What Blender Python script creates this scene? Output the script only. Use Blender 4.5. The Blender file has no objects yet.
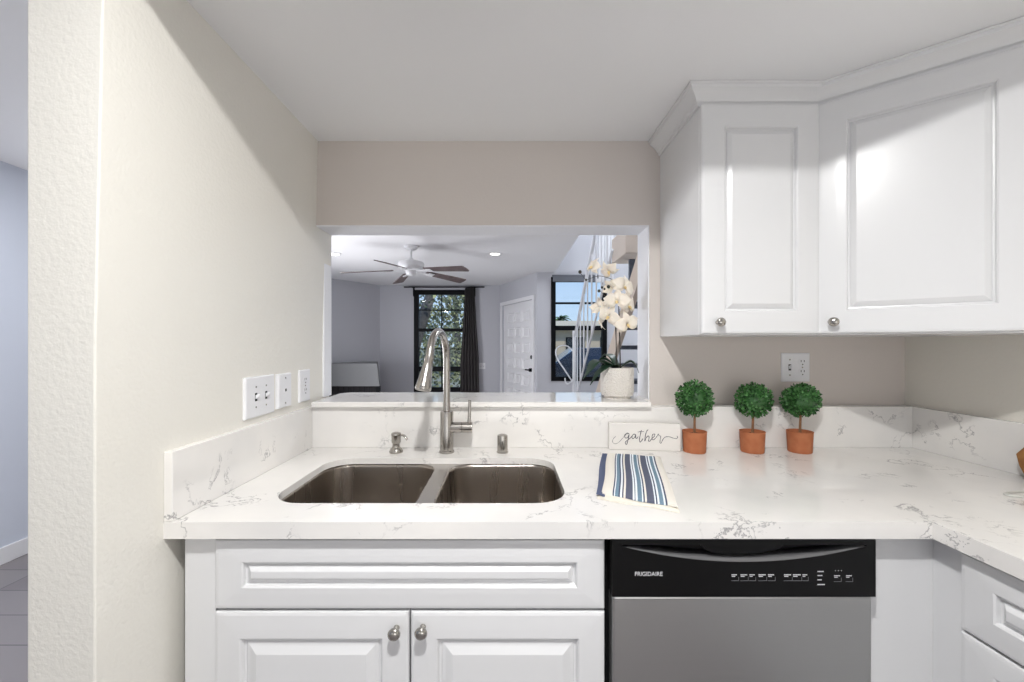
import bpy, bmesh, math, random
from mathutils import Vector, Matrix
from mathutils.geometry import tessellate_polygon
PI = math.pi
R = math.radians
random.seed(7)
C = bpy.context.scene.collection
sc = bpy.context.scene

# ------------------------------------------------------------------ camera
CAMZ = 1.306
F = 415.0
cd = bpy.data.cameras.new('camera')
cam = bpy.data.objects.new('camera', cd)
C.objects.link(cam)
cam.location = (0, 0, CAMZ)
cam.rotation_euler = (PI / 2, 0, 0)
cd.sensor_width = 36
cd.lens = F / 1024 * 36
cd.shift_x = 5 / 1024
cd.shift_y = 3 / 1024
cd.clip_start = 0.02
cd.clip_end = 400
sc.camera = cam

# ------------------------------------------------------------------ world, sun, exposure
vs = sc.view_settings
vs.view_transform = 'Standard'
vs.look = 'None'
vs.exposure = 0.14
vs.gamma = 1.0
vs.use_curve_mapping = False
w = bpy.data.worlds.new('sky')
sc.world = w
w.use_nodes = True
nt = w.node_tree
bg = nt.nodes['Background']
tc = nt.nodes.new('ShaderNodeTexCoord')
sx = nt.nodes.new('ShaderNodeSeparateXYZ')
cr = nt.nodes.new('ShaderNodeValToRGB')
nt.links.new(tc.outputs['Generated'], sx.inputs[0])
nt.links.new(sx.outputs['Z'], cr.inputs[0])
nt.links.new(cr.outputs[0], bg.inputs[0])
cr.color_ramp.elements[0].position = 0.0
cr.color_ramp.elements[0].color = (0.66, 0.82, 1.0, 1)
cr.color_ramp.elements[1].position = 0.5
cr.color_ramp.elements[1].color = (0.22, 0.46, 0.95, 1)
bg.inputs[1].default_value = 0.95


def lamp(name, kind, loc, power, color=(1, 1, 1), rot=(0, 0, 0), size=0.1, size_y=None, shape=None):
    l = bpy.data.lights.new(name, kind)
    l.energy = power
    l.color = color
    if kind == 'AREA':
        l.size = size
        if shape:
            l.shape = shape
        if size_y:
            l.shape = 'RECTANGLE'
            l.size_y = size_y
    elif kind == 'SUN':
        l.angle = R(1)
    else:
        l.shadow_soft_size = size
    o = bpy.data.objects.new(name, l)
    o.location = loc
    o.rotation_euler = rot
    C.objects.link(o)
    return o


sun_dir = Vector((-0.55, 0.50, -0.67))
sn = lamp('sun', 'SUN', (0, -5, 12), 3.2, (1, 0.93, 0.82))
sn.rotation_euler = sun_dir.to_track_quat('-Z', 'Y').to_euler()
# flush kitchen fixture up in the lighting recess
lamp('kitchen_fixture_light', 'AREA', (0.03, 0.05, 2.335), 31, (1, 0.995, 0.98), size=0.11, shape='DISK')
for wx in (.15, 1.1):
    lamp('rear_fill', 'AREA', (wx, -2.85, 1.05), 10.5, (0.96, 0.975, 1.0), rot=(R(102), 0, 0), size=.9, size_y=1.9)  # added fill pair behind the camera, also streaking the steel; no window there
# unseen fill light added to brighten the tall stair void
lamp('stair_void_fill', 'AREA', (2.7, 4.3, 3.9), 100, (0.9, 0.95, 1.0), rot=(0, R(65), 0), size=1.4, size_y=1.6)
lamp('hall_fill', 'AREA', (-1.9, -2.8, 1.3), 7, (0.88, 0.93, 1.0), rot=(PI / 2, 0, 0), size=1.6, size_y=1.7)  # added fill from behind, brightens the hall; stands for no real window


lamp('hall_top_fill', 'AREA', (-2.0, 1.85, 2.37), 17, (0.93, 0.96, 1.0), size=.2, shape='DISK')  # fill disc added for the visible hall wall, hidden behind the wall stub
lamp('stair_side_fill', 'AREA', (2.74, 5.55, 1.5), 22, (0.88, 0.94, 1.0), rot=(R(90), 0, R(115)), size=.8, size_y=1.5)  # extra unseen fill, brightens the wall behind the stair treads
# invented fill for the living room, set out of view at its left wall
lamp('living_fill', 'AREA', (-2.93, 4.2, 1.1), 90, (0.97, 0.97, 1.0), rot=(0, R(-102), 0), size=1.9, size_y=1.8)


# ------------------------------------------------------------------ materials
def s2l(c):
    return tuple((x / 12.92 if x <= 0.04045 else ((x + 0.055) / 1.055) ** 2.4) for x in [v / 255 for v in c])


MATS = {}


def mat(name, rgb, rough=0.5, metal=0.0, spec=0.5, coat=0.0, bump=None, emit=None, var=None, lin=False):
    m = bpy.data.materials.new(name)
    m.use_nodes = True
    t = m.node_tree
    p = t.nodes['Principled BSDF']
    col = rgb if lin else s2l(rgb)
    p.inputs['Base Color'].default_value = (*col, 1)
    p.inputs['Roughness'].default_value = rough
    p.inputs['Metallic'].default_value = metal
    p.inputs['Specular IOR Level'].default_value = spec
    p.inputs['Coat Weight'].default_value = coat
    if emit:
        p.inputs['Emission Color'].default_value = (*emit[0], 1)
        p.inputs['Emission Strength'].default_value = emit[1]
    co = t.nodes.new('ShaderNodeTexCoord')
    if bump:      # (scale, strength, distance)
        n = t.nodes.new('ShaderNodeTexNoise')
        n.inputs['Scale'].default_value = bump[0]
        n.inputs['Detail'].default_value = 3
        t.links.new(co.outputs['Object'], n.inputs['Vector'])
        b = t.nodes.new('ShaderNodeBump')
        b.inputs['Strength'].default_value = bump[1]
        b.inputs['Distance'].default_value = bump[2]
        t.links.new(n.outputs[0], b.inputs['Height'])
        t.links.new(b.outputs[0], p.inputs['Normal'])
    if var:       # (scale, second colour)
        n = t.nodes.new('ShaderNodeTexNoise')
        n.inputs['Scale'].default_value = var[0]
        n.inputs['Detail'].default_value = 4
        t.links.new(co.outputs['Object'], n.inputs['Vector'])
        r = t.nodes.new('ShaderNodeValToRGB')
        r.color_ramp.elements[0].position = 0.35
        r.color_ramp.elements[1].position = 0.65
        r.color_ramp.elements[0].color = (*col, 1)
        r.color_ramp.elements[1].color = (*s2l(var[1]), 1)
        t.links.new(n.outputs[0], r.inputs[0])
        t.links.new(r.outputs[0], p.inputs['Base Color'])
    MATS[name] = m
    return m


def N(t, kind, **kw):
    n = t.nodes.new(kind)
    for k, v in kw.items():
        n.inputs[k].default_value = v
    return n


mat('wall_paint', (229, 225, 216), 0.5, spec=0.4, bump=(95, 0.35, 0.004))
mat('wall_gloss_paint', (234, 231, 223), 0.30, spec=0.5, bump=(115, 0.32, 0.004))
mat('greige_paint', (214, 206, 200), 0.55, spec=0.3, bump=(110, 0.15, 0.003))
mat('living_paint', (196, 197, 203), 0.6, spec=0.2)
mat('hall_paint', (214, 220, 232), 0.6, spec=0.2)
mat('ceiling_paint', (240, 240, 241), 0.8, spec=0.1)
mat('cabinet_white', (224, 224, 225), 0.27, spec=0.45, coat=0.0)
mat('trim_white', (238, 238, 240), 0.4)
mat('plate_white', (235, 235, 238), 0.3)
mat('slot_black', (22, 22, 24), 0.5)
mat('black_gloss', (5, 5, 6), 0.28, spec=0.25)
mat('black_matte', (9, 9, 10), 0.6, spec=0.2)
mat('pocket_grey', (120, 120, 122), 0.35, metal=0.6)
mat('print_white', (225, 225, 228), 0.5)
mat('print_grey', (120, 120, 124), 0.5)
mat('frame_black', (10, 12, 16), 0.5, spec=0.15)
mat('curtain_fabric', (80, 77, 77), 0.95, spec=0.1, bump=(300, 0.2, 0.002))
mat('nickel', (176, 172, 166), 0.20, metal=1.0)
mat('terracotta', (174, 104, 70), 0.75, spec=0.25, var=(30, (186, 118, 82)))
mat('soil', (58, 40, 28), 0.95)
mat('bark', (150, 108, 76), 0.8, var=(60, (118, 82, 56)))
mat('sign_white', (231, 227, 222), 0.6)
mat('sign_ink', (88, 88, 96), 0.7)
mat('orchid_stem', (46, 40, 30), 0.6)
mat('orchid_leaf', (32, 58, 40), 0.35)
mat('bud_dark', (40, 44, 32), 0.5)
mat('lip_yellow', (236, 208, 150), 0.5)
mat('ceramic_white', (232, 226, 218), 0.6, bump=(160, 1.0, 0.008))
mat('fan_white', (222, 222, 224), 0.3)
mat('fan_blade', (110, 98, 98), 0.45, var=(14, (92, 78, 76)))
mat('iron_white', (226, 228, 232), 0.35)
mat('stair_beige', (208, 194, 180), 0.6)
mat('tread_grey', (96, 104, 118), 0.7, var=(20, (84, 90, 102)))
mat('mantel_grey', (136, 137, 138), 0.6)
mat('shade_grey', (104, 108, 116), 0.8)
mat('firebox', (30, 30, 33), 0.8)
mat('brick_dark', (60, 58, 60), 0.9)
mat('board_wood', (160, 112, 62), 0.5, var=(25, (128, 84, 44)))
mat('cord_white', (206, 206, 200), 0.5)
mat('outside_ground', (150, 146, 134), 0.9, var=(0.4, (120, 124, 96)))
mat('stucco', (186, 172, 154), 0.9)
mat('roof_white', (214, 204, 190), 0.8)
mat('car_blue', (30, 38, 54), 0.25, metal=0.3, coat=0.6)
mat('car_glass', (22, 28, 36), 0.1)
mat('rubber', (18, 18, 18), 0.8)
mat('tree_bark', (88, 84, 82), 0.9, var=(6, (58, 56, 56)))
mat('reeds', (120, 98, 72), 0.9)


def leaf_mat(name, a, b, rough=0.5):
    m = mat(name, a, rough)
    t = m.node_tree
    p = t.nodes['Principled BSDF']
    g = t.nodes.new('ShaderNodeNewGeometry')
    r = t.nodes.new('ShaderNodeValToRGB')
    r.color_ramp.elements[0].color = (*s2l(a), 1)
    r.color_ramp.elements[1].color = (*s2l(b), 1)
    t.links.new(g.outputs['Random Per Island'], r.inputs[0])
    t.links.new(r.outputs[0], p.inputs['Base Color'])
    return m


leaf_mat('boxwood_leaf', (20, 58, 24), (92, 148, 82), 0.26)
leaf_mat('tree_leaf', (44, 58, 52), (168, 170, 120), 0.6)
leaf_mat('palm_leaf', (60, 92, 60), (110, 138, 88), 0.6)


def petal():
    m = mat('petal', (243, 234, 220), 0.55, spec=0.2)
    p = m.node_tree.nodes['Principled BSDF']
    p.inputs['Subsurface Weight'].default_value = 0.15
    p.inputs['Subsurface Radius'].default_value = (0.01, 0.008, 0.006)


petal()


def quartz():
    m = mat('quartz', (236, 234, 231), 0.05, spec=0.5)
    t = m.node_tree
    p = t.nodes['Principled BSDF']
    co = t.nodes.new('ShaderNodeTexCoord')
    dn = N(t, 'ShaderNodeTexNoise', Scale=5.0, Detail=5.0)
    t.links.new(co.outputs['Object'], dn.inputs['Vector'])
    ad = t.nodes.new('ShaderNodeMix'); ad.data_type = 'VECTOR'
    ad.inputs['Factor'].default_value = 0.16
    t.links.new(co.outputs['Object'], ad.inputs[4]); t.links.new(dn.outputs['Color'], ad.inputs[5])
    v = N(t, 'ShaderNodeTexNoise', Scale=5.5, Detail=7.0, Roughness=0.62)
    t.links.new(ad.outputs[1], v.inputs['Vector'])
    sb = t.nodes.new('ShaderNodeMath'); sb.operation = 'SUBTRACT'; sb.inputs[1].default_value = 0.5
    ab = t.nodes.new('ShaderNodeMath'); ab.operation = 'ABSOLUTE'
    t.links.new(v.outputs[0], sb.inputs[0]); t.links.new(sb.outputs[0], ab.inputs[0])
    ln = t.nodes.new('ShaderNodeMapRange')
    ln.inputs[1].default_value = 0.0; ln.inputs[2].default_value = 0.010
    ln.inputs[3].default_value = 1.0; ln.inputs[4].default_value = 0.0
    t.links.new(ab.outputs[0], ln.inputs[0])
    k = N(t, 'ShaderNodeTexNoise', Scale=7.0, Detail=3.0)
    t.links.new(co.outputs['Object'], k.inputs['Vector'])
    mk = t.nodes.new('ShaderNodeMapRange')
    mk.inputs[1].default_value = 0.505; mk.inputs[2].default_value = 0.62
    t.links.new(k.outputs[0], mk.inputs[0])
    mu = t.nodes.new('ShaderNodeMath'); mu.operation = 'MULTIPLY'
    t.links.new(ln.outputs[0], mu.inputs[0]); t.links.new(mk.outputs[0], mu.inputs[1])
    # soft clouding
    cl = N(t, 'ShaderNodeTexNoise', Scale=3.0, Detail=4.0)
    t.links.new(co.outputs['Object'], cl.inputs['Vector'])
    r = t.nodes.new('ShaderNodeValToRGB')
    r.color_ramp.elements[0].position = 0.3; r.color_ramp.elements[1].position = 0.6
    r.color_ramp.elements[0].color = (*s2l((226, 224, 222)), 1)
    r.color_ramp.elements[1].color = (*s2l((240, 237, 233)), 1)
    t.links.new(cl.outputs[0], r.inputs[0])
    mx = t.nodes.new('ShaderNodeMix'); mx.data_type = 'RGBA'
    sc_ = t.nodes.new('ShaderNodeMath'); sc_.operation = 'MULTIPLY'; sc_.inputs[1].default_value = 0.75
    t.links.new(mu.outputs[0], sc_.inputs[0]); t.links.new(sc_.outputs[0], mx.inputs['Factor'])
    t.links.new(r.outputs[0], mx.inputs[6])
    mx.inputs[7].default_value = (*s2l((116, 114, 118)), 1)
    t.links.new(mx.outputs[2], p.inputs['Base Color'])


quartz()


def brushed(name, rgb, rough, axis, bmp=0.02, amp=0.12, scale=3.0, fine=300.0):
    """brushed steel: streaks in roughness and colour along `axis`"""
    m = mat(name, rgb, rough, metal=1.0)
    t = m.node_tree
    p = t.nodes['Principled BSDF']
    co = t.nodes.new('ShaderNodeTexCoord')
    mp = t.nodes.new('ShaderNodeMapping')
    s = [fine] * 3
    s[axis] = scale
    mp.inputs['Scale'].default_value = s
    t.links.new(co.outputs['Object'], mp.inputs['Vector'])
    n = N(t, 'ShaderNodeTexNoise', Scale=1.0, Detail=4.0)
    t.links.new(mp.outputs[0], n.inputs['Vector'])
    mr = t.nodes.new('ShaderNodeMapRange')
    mr.inputs[3].default_value = rough - amp * .6; mr.inputs[4].default_value = rough + amp
    t.links.new(n.outputs[0], mr.inputs[0]); t.links.new(mr.outputs[0], p.inputs['Roughness'])
    b = N(t, 'ShaderNodeBump', Strength=bmp, Distance=0.001)
    t.links.new(n.outputs[0], b.inputs['Height']); t.links.new(b.outputs[0], p.inputs['Normal'])


brushed('steel_door', (182, 182, 181), 0.33, 0, scale=2.0, fine=420, bmp=.05)
mat('steel_rim', (188, 184, 180), 0.32, metal=1.0)
brushed('steel_sink', (168, 160, 152), 0.27, 2, scale=1.5, fine=22, amp=.04, bmp=.012)
brushed('steel_faucet', (172, 168, 163), 0.22, 2, scale=2.0, amp=.05, fine=60)


def stripes():
    m = mat('towel_striped', (232, 226, 214), 0.95, spec=0.1, bump=(350, 0.4, 0.003))
    t = m.node_tree
    p = t.nodes['Principled BSDF']
    uv = t.nodes.new('ShaderNodeUVMap')
    sp = t.nodes.new('ShaderNodeSeparateXYZ')
    t.links.new(uv.outputs[0], sp.inputs[0])
    r = t.nodes.new('ShaderNodeValToRGB')
    r.color_ramp.interpolation = 'CONSTANT'
    cream = s2l((234, 229, 220)); navy = s2l((78, 86, 108)); teal = s2l((118, 142, 160)); slate = s2l((98, 102, 120)); wh = s2l((236, 242, 248))
    st = [(0, cream), (.20, navy), (.215, wh), (.23, teal), (.27, navy), (.285, wh), (.31, slate), (.325, cream), (.35, slate),
          (.43, wh), (.45, navy), (.462, wh), (.485, teal), (.535, wh), (.55, navy), (.565, cream), (.59, slate), (.675, wh),
          (.695, navy), (.71, wh), (.735, teal), (.78, wh), (.80, navy), (.82, cream)]
    el = r.color_ramp.elements
    el[0].position, el[0].color = st[0][0], (*st[0][1], 1)
    el[1].position, el[1].color = st[-1][0], (*st[-1][1], 1)
    el[1].position = .88
    for pos, c in st[1:-1]:
        pos = .16 + (pos - .20) * 1.16
        e = el.new(pos); e.color = (*c, 1)
    t.links.new(sp.outputs['X'], r.inputs[0])
    t.links.new(r.outputs[0], p.inputs['Base Color'])
    mat('towel_under', (232, 226, 214), 0.95, spec=0.1)
    mat('towel_blue', (92, 100, 126), 0.95, spec=0.1)


stripes()


def floor_mat():
    m = mat('floor_tile', (150, 146, 148), 0.35)
    t = m.node_tree
    p = t.nodes['Principled BSDF']
    co = t.nodes.new('ShaderNodeTexCoord')
    mp = t.nodes.new('ShaderNodeMapping')
    mp.inputs['Rotation'].default_value = (0, 0, 0)
    t.links.new(co.outputs['Object'], mp.inputs['Vector'])
    b = t.nodes.new('ShaderNodeTexBrick')
    b.inputs['Color1'].default_value = (*s2l((132, 126, 128)), 1)
    b.inputs['Color2'].default_value = (*s2l((146, 141, 143)), 1)
    b.inputs['Mortar'].default_value = (*s2l((92, 90, 94)), 1)
    b.inputs['Scale'].default_value = 1.0
    b.inputs['Mortar Size'].default_value = 0.003
    b.inputs['Brick Width'].default_value = 0.9
    b.inputs['Row Height'].default_value = 0.2
    t.links.new(mp.outputs[0], b.inputs['Vector'])
    t.links.new(b.outputs[0], p.inputs['Base Color'])


floor_mat()


def glass_mat():
    m = bpy.data.materials.new('window_glass')
    m.use_nodes = True
    t = m.node_tree
    for n in list(t.nodes):
        if n.type != 'OUTPUT_MATERIAL':
            t.nodes.remove(n)
    out = t.nodes['Material Output']
    tr = t.nodes.new('ShaderNodeBsdfTransparent'); tr.inputs[0].default_value = (0.93, 0.96, 0.97, 1)
    gl = t.nodes.new('ShaderNodeBsdfGlossy'); gl.inputs['Roughness'].default_value = 0.02
    fr = t.nodes.new('ShaderNodeFresnel'); fr.inputs[0].default_value = 1.35
    mx = t.nodes.new('ShaderNodeMixShader')
    t.links.new(fr.outputs[0], mx.inputs[0]); t.links.new(tr.outputs[0], mx.inputs[1]); t.links.new(gl.outputs[0], mx.inputs[2])
    t.links.new(mx.outputs[0], out.inputs[0])
    MATS['window_glass'] = m


glass_mat()
mat('lamp_glow', (255, 250, 240), 0.5, emit=((1, 0.97, 0.9), 5.0))


# ------------------------------------------------------------------ mesh helpers
class MB:
    def __init__(s):
        s.v, s.f, s.uv = [], [], None

    def add(s, vs_, fs):
        b = len(s.v)
        s.v += [Vector(p) for p in vs_]
        s.f += [tuple(i + b for i in f) for f in fs]
        return s

    def box(s, x0, x1, y0, y1, z0, z1, rz=0, piv=None):
        vs_ = [Vector((x, y, z)) for z in (z0, z1) for y in (y0, y1) for x in (x0, x1)]
        if rz:
            pv = Vector(piv or ((x0 + x1) / 2, (y0 + y1) / 2, 0))
            m = Matrix.Rotation(rz, 3, 'Z')
            vs_ = [m @ (p - pv) + pv for p in vs_]
        return s.add(vs_, [(0, 2, 3, 1), (4, 5, 7, 6), (0, 1, 5, 4), (2, 6, 7, 3), (0, 4, 6, 2), (1, 3, 7, 5)])

    def loft(s, loops, cap0=True, cap1=True, closed=True):
        n = len(loops[0]); b = len(s.v)
        for l in loops:
            s.v += [Vector(p) for p in l]
        for k in range(len(loops) - 1):
            for i in range(n if closed else n - 1):
                j = (i + 1) % n
                s.f.append((b + k * n + i, b + k * n + j, b + (k + 1) * n + j, b + (k + 1) * n + i))
        if cap0:
            s.f.append(tuple(b + i for i in range(n))[::-1])
        if cap1:
            s.f.append(tuple(b + (len(loops) - 1) * n + i for i in range(n)))
        return s

    def tube(s, pts, r, n=12, caps=True):
        pts = [Vector(p) for p in pts]
        rr = r if isinstance(r, (list, tuple)) else [r] * len(pts)
        loops = []
        up = None
        for i, p in enumerate(pts):
            d = (pts[min(i + 1, len(pts) - 1)] - pts[max(i - 1, 0)]).normalized()
            if up is None:
                a = Vector((0, 0, 1)) if abs(d.z) < .9 else Vector((1, 0, 0))
                up = d.cross(a).normalized()
            up = (up - d * up.dot(d)).normalized()
            sd = d.cross(up)
            loops.append([p + (up * math.cos(2 * PI * k / n) + sd * math.sin(2 * PI * k / n)) * rr[i] for k in range(n)])
        return s.loft(loops, caps, caps)

    def lathe(s, prof, n=32, c=(0, 0, 0), caps=True):
        loops = [[(c[0] + r * math.cos(2 * PI * k / n), c[1] + r * math.sin(2 * PI * k / n), c[2] + z) for k in range(n)] for r, z in prof]
        return s.loft(loops, caps, caps)

    def prism(s, loops, a0, a1, axis='z'):
        """loops: outer polygon then holes in 2-D; extruded along axis"""
        def P(p, a):
            return {'z': (p[0], p[1], a), 'y': (p[0], a, p[1]), 'x': (a, p[0], p[1])}[axis]
        tris = tessellate_polygon([[Vector((p[0], p[1], 0)) for p in l] for l in loops])
        flat = [p for l in loops for p in l]
        n = len(flat)
        b = len(s.v)
        s.v += [Vector(P(p, a0)) for p in flat] + [Vector(P(p, a1)) for p in flat]
        for t_ in tris:
            s.f.append(tuple(b + i for i in t_))
            s.f.append(tuple(b + n + i for i in t_[::-1]))
        o = 0
        for l in loops:
            m = len(l)
            for i in range(m):
                j = (i + 1) % m
                s.f.append((b + o + i, b + o + j, b + n + o + j, b + n + o + i))
            o += m
        return s

    def build(s, name, m, parent=None, smooth=False, bevel=0, seg=2, base=None, rot=None):
        """base: world location that becomes the object's origin"""
        me = bpy.data.meshes.new(name)
        org = Vector(base) if base is not None else Vector((0, 0, 0))
        me.from_pydata([tuple(p - org) for p in s.v], [], s.f)
        bm = bmesh.new(); bm.from_mesh(me)
        bmesh.ops.recalc_face_normals(bm, faces=bm.faces)
        bm.to_mesh(me); bm.free()
        me.materials.append(MATS[m] if isinstance(m, str) else m)
        if smooth:
            for p in me.polygons:
                p.use_smooth = True
            try:
                me.set_sharp_from_angle(angle=R(smooth if smooth is not True else 40))
            except Exception:
                pass
        o = bpy.data.objects.new(name, me)
        C.objects.link(o)
        o.location = org
        if parent is not None:
            o.parent = parent
            o.location = org - (parent.get('_w') and Vector(parent['_w']) or Vector((0, 0, 0))) if False else org
        if bevel:
            md = o.modifiers.new('bevel', 'BEVEL')
            md.width = bevel; md.segments = seg; md.limit_method = 'ANGLE'; md.angle_limit = R(35)
        return o


def thing(name, label, cat, loc=(0, 0, 0), group=None, rz=0):
    o = bpy.data.objects.new(name, None)
    o.empty_display_size = 0.05
    C.objects.link(o)
    o.location = loc
    o.rotation_euler = (0, 0, rz)
    o['label'] = label; o['category'] = cat
    if group:
        o['group'] = group
    return o


def tag(o, label, cat, group=None):
    o['label'] = label; o['category'] = cat
    if group:
        o['group'] = group
    return o


def struct(o):
    o['kind'] = 'structure'
    return o


def dup(root, loc, label=None, rz=None):
    r = root.copy(); C.objects.link(r); r.location = loc
    if rz is not None:
        r.rotation_euler = (0, 0, rz)
    if label:
        r['label'] = label
    for ch in list(root.children):
        c = ch.copy(); C.objects.link(c); c.parent = r
        for g in list(ch.children):
            d = g.copy(); C.objects.link(d); d.parent = c
    return r


def pt(px, py, D):
    """the point at distance D that the photograph shows at (px, py)"""
    return Vector(((px - 507) * D / F, D, CAMZ - (py - 344) * D / F))


def rrect(x0, x1, y0, y1, r, n=8):
    out = []
    for cx, cy, a in ((x1 - r, y1 - r, 0), (x0 + r, y1 - r, 90), (x0 + r, y0 + r, 180), (x1 - r, y0 + r, 270)):
        for k in range(n + 1):
            t = R(a + 90 * k / n)
            out.append((cx + r * math.cos(t), cy + r * math.sin(t)))
    return out


def catmull(P, n=8):
    P = [Vector(p) for p in P]
    Q = [P[0] * 2 - P[1]] + P + [P[-1] * 2 - P[-2]]
    out = []
    for i in range(1, len(Q) - 2):
        a, b, c, d = Q[i - 1:i + 3]
        for k in range(n):
            t = k / n
            out.append(.5 * ((2 * b) + (c - a) * t + (2 * a - 5 * b + 4 * c - d) * t * t + (3 * b - a - 3 * c + d) * t ** 3))
    out.append(P[-1])
    return out


# ------------------------------------------------------------------ structure
KC = 2.098      # dropped kitchen ceiling
LC = 2.392      # living room ceiling
WL = -0.756     # kitchen face of the left wall
WB, WB2 = 1.62, 1.754
XR = 1.554
OP = (0.556, 1.069, 1.770)   # opening: right jamb, sill, head

struct(MB().box(-3.2, 3.2, -3.2, 8.0, -0.1, 0).build('floor', 'floor_tile'))
# left wall stub: slightly out of plumb towards the ceiling
b = MB()
b.add([(-.881, .7615, 0), (WL, .7615, 0), (WL, 1.767, 0), (-.881, 1.767, 0),
       (-.881, .7615, 1.3), (WL, .7615, 1.3), (WL, 1.767, 1.3), (-.881, 1.767, 1.3),
       (-.881, .7615, KC + .01), (-.738, .7615, KC + .01), (-.738, 1.767, KC + .01), (-.881, 1.767, KC + .01)],
      [(0, 3, 2, 1), (0, 1, 5, 4), (1, 2, 6, 5), (2, 3, 7, 6), (3, 0, 4, 7), (4, 5, 9, 8), (5, 6, 10, 9), (6, 7, 11, 10), (7, 4, 8, 11), (8, 9, 10, 11)])
struct(b.build('wall_left', 'wall_gloss_paint', bevel=.003, seg=2))
# back wall with the pass-through
struct(MB().prism([[(-.74, 0), (2.9, 0), (2.9, 4.6), (1.0, 4.6), (-.74, 4.6)][0:2] + [(2.9, 4.6), (.72, 4.6), (.72, LC), (-.85, LC), (-.85, OP[2]), (OP[0], OP[2]), (OP[0], OP[1]), (-.74, OP[1])]],
                  WB, WB2, 'y').build('wall_back', 'greige_paint', bevel=.004))
mat('reveal_white', (240, 241, 245), 0.4, bump=(90, .5, .004))
struct(MB().box(-.745, OP[0], WB + .002, WB2 + .001, OP[2] - .004, OP[2]).box(OP[0] - .004, OP[0], WB + .002, WB2 + .001, OP[1], OP[2] - .004)
       .box(-.757, -.7485, 1.70, 1.769, OP[1] + .02, OP[2] + .0).build('trim_3', 'reveal_white'))
struct(MB().box(XR, XR + .12, -3.0, WB, 0, LC).build('wall_right', 'wall_paint'))
# dropped ceiling with the lighting recess cut in it
rec = (-.62, 1.15, -1.3, .635)
struct(MB().prism([[(-.881, -2.9), (XR, -2.9), (XR, WB), (-.881, WB)], [(rec[0], rec[2]), (rec[1], rec[2]), (rec[1], rec[3]), (rec[0], rec[3])]],
                  KC, KC + .02).build('ceiling', 'ceiling_paint'))
b = MB()
b.box(rec[0] - .02, rec[0], rec[2], rec[3], KC + .02, 2.36).box(rec[1], rec[1] + .02, rec[2], rec[3], KC + .02, 2.36)
b.box(rec[0], rec[1], rec[2] - .02, rec[2], KC + .02, 2.36).box(rec[0], rec[1], rec[3], rec[3] + .02, KC + .02, 2.36)
b.box(rec[0] - .02, rec[1] + .02, rec[2] - .02, rec[3] + .02, 2.36, 2.38)
struct(b.build('ceiling_recess', 'ceiling_paint'))
struct(MB().box(-.881, -.861, -2.9, .7615, KC, LC).build('trim_1', 'ceiling_paint'))
# main ceiling and stair void
struct(MB().prism([[(-3.1, -3.0), (2.9, -3.0), (2.9, 1.8), (.72, 1.8), (.72, 6.4), (.72, 7.8), (-3.1, 7.8)]], LC, LC + .1).build('ceiling_living', 'ceiling_paint'))
struct(MB().box(.62, 2.9, 1.6, 8.0, 4.6, 4.7).build('ceiling_upper', 'ceiling_paint'))
struct(MB().box(.62, .72, 1.8, 6.28, LC + .1, 4.6).build('wall_upper', 'living_paint'))
# living room perimeter
struct(MB().box(-3.12, -3.0, -3.0, 6.75, 0, LC).build('wall_hall', 'hall_paint'))
struct(MB().box(-3.0, -2.985, -3.0, 6.75, 0, .10).build('baseboard_hall', 'trim_white', bevel=.003))
struct(MB().add([(-3.0, 6.75, 0), (-2.35, 7.67, 0), (-2.45, 7.75, 0), (-3.1, 6.8, 0), (-3.0, 6.75, LC), (-2.35, 7.67, LC), (-2.45, 7.75, LC), (-3.1, 6.8, LC)],
                [(0, 1, 5, 4), (1, 2, 6, 5), (2, 3, 7, 6), (3, 0, 4, 7), (0, 3, 2, 1), (4, 5, 6, 7)]).build('wall_corner', 'living_paint'))
W1 = (-1.72, -.70, .42, 2.305)
struct(MB().prism([[(-2.5, 0), (-.13, 0), (-.13, LC), (-2.5, LC)], [(W1[0], W1[2]), (W1[1], W1[2]), (W1[1], W1[3]), (W1[0], W1[3])]],
                  7.67, 7.80, 'y').build('wall_far', 'living_paint'))
# angled entry wall
A = Vector((-.13, 7.67, 0)); B = Vector((.454, 6.28, 0))
u = (B - A).normalized(); nrm = Vector((-u.y, u.x, 0))
if nrm.y < 0:
    nrm = -nrm
L = (B - A).length


def EP(s_, d, z):
    return A + u * s_ + nrm * d + Vector((0, 0, z))


def entry_prism(loops, d0, d1):
    m = MB().prism(loops, d0, d1, 'y')
    m.v = [EP(p.x, p.y, p.z) for p in m.v]
    return m


S0, S1, DH = .11, 1.37, 2.0     # door leaf along the wall
struct(entry_prism([[(0, 0), (S0, 0), (S0, DH), (S1, DH), (S1, 0), (L, 0), (L, LC), (0, LC)]], 0, .12).build('wall_entry', 'living_paint'))
W2 = (.666, 1.51, .746, 2.32)
W3 = (1.66, 2.35, .40, 2.05)
struct(MB().prism([[(B.x, 0), (2.9, 0), (2.9, 4.6), (B.x, 4.6)], [(W2[0], W2[2]), (W2[1], W2[2]), (W2[1], W2[3]), (W2[0], W2[3])]],
                  6.28, 6.40, 'y').build('wall_stair', 'living_paint'))
struct(MB().box(2.8, 2.9, WB2, 6.28, 0, 4.6).build('wall_stair_side', 'living_paint'))
# room behind the camera
struct(MB().box(-3.0, XR + .12, -3.12, -3.0, 0, LC).build('wall_rear', 'wall_paint'))


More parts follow.
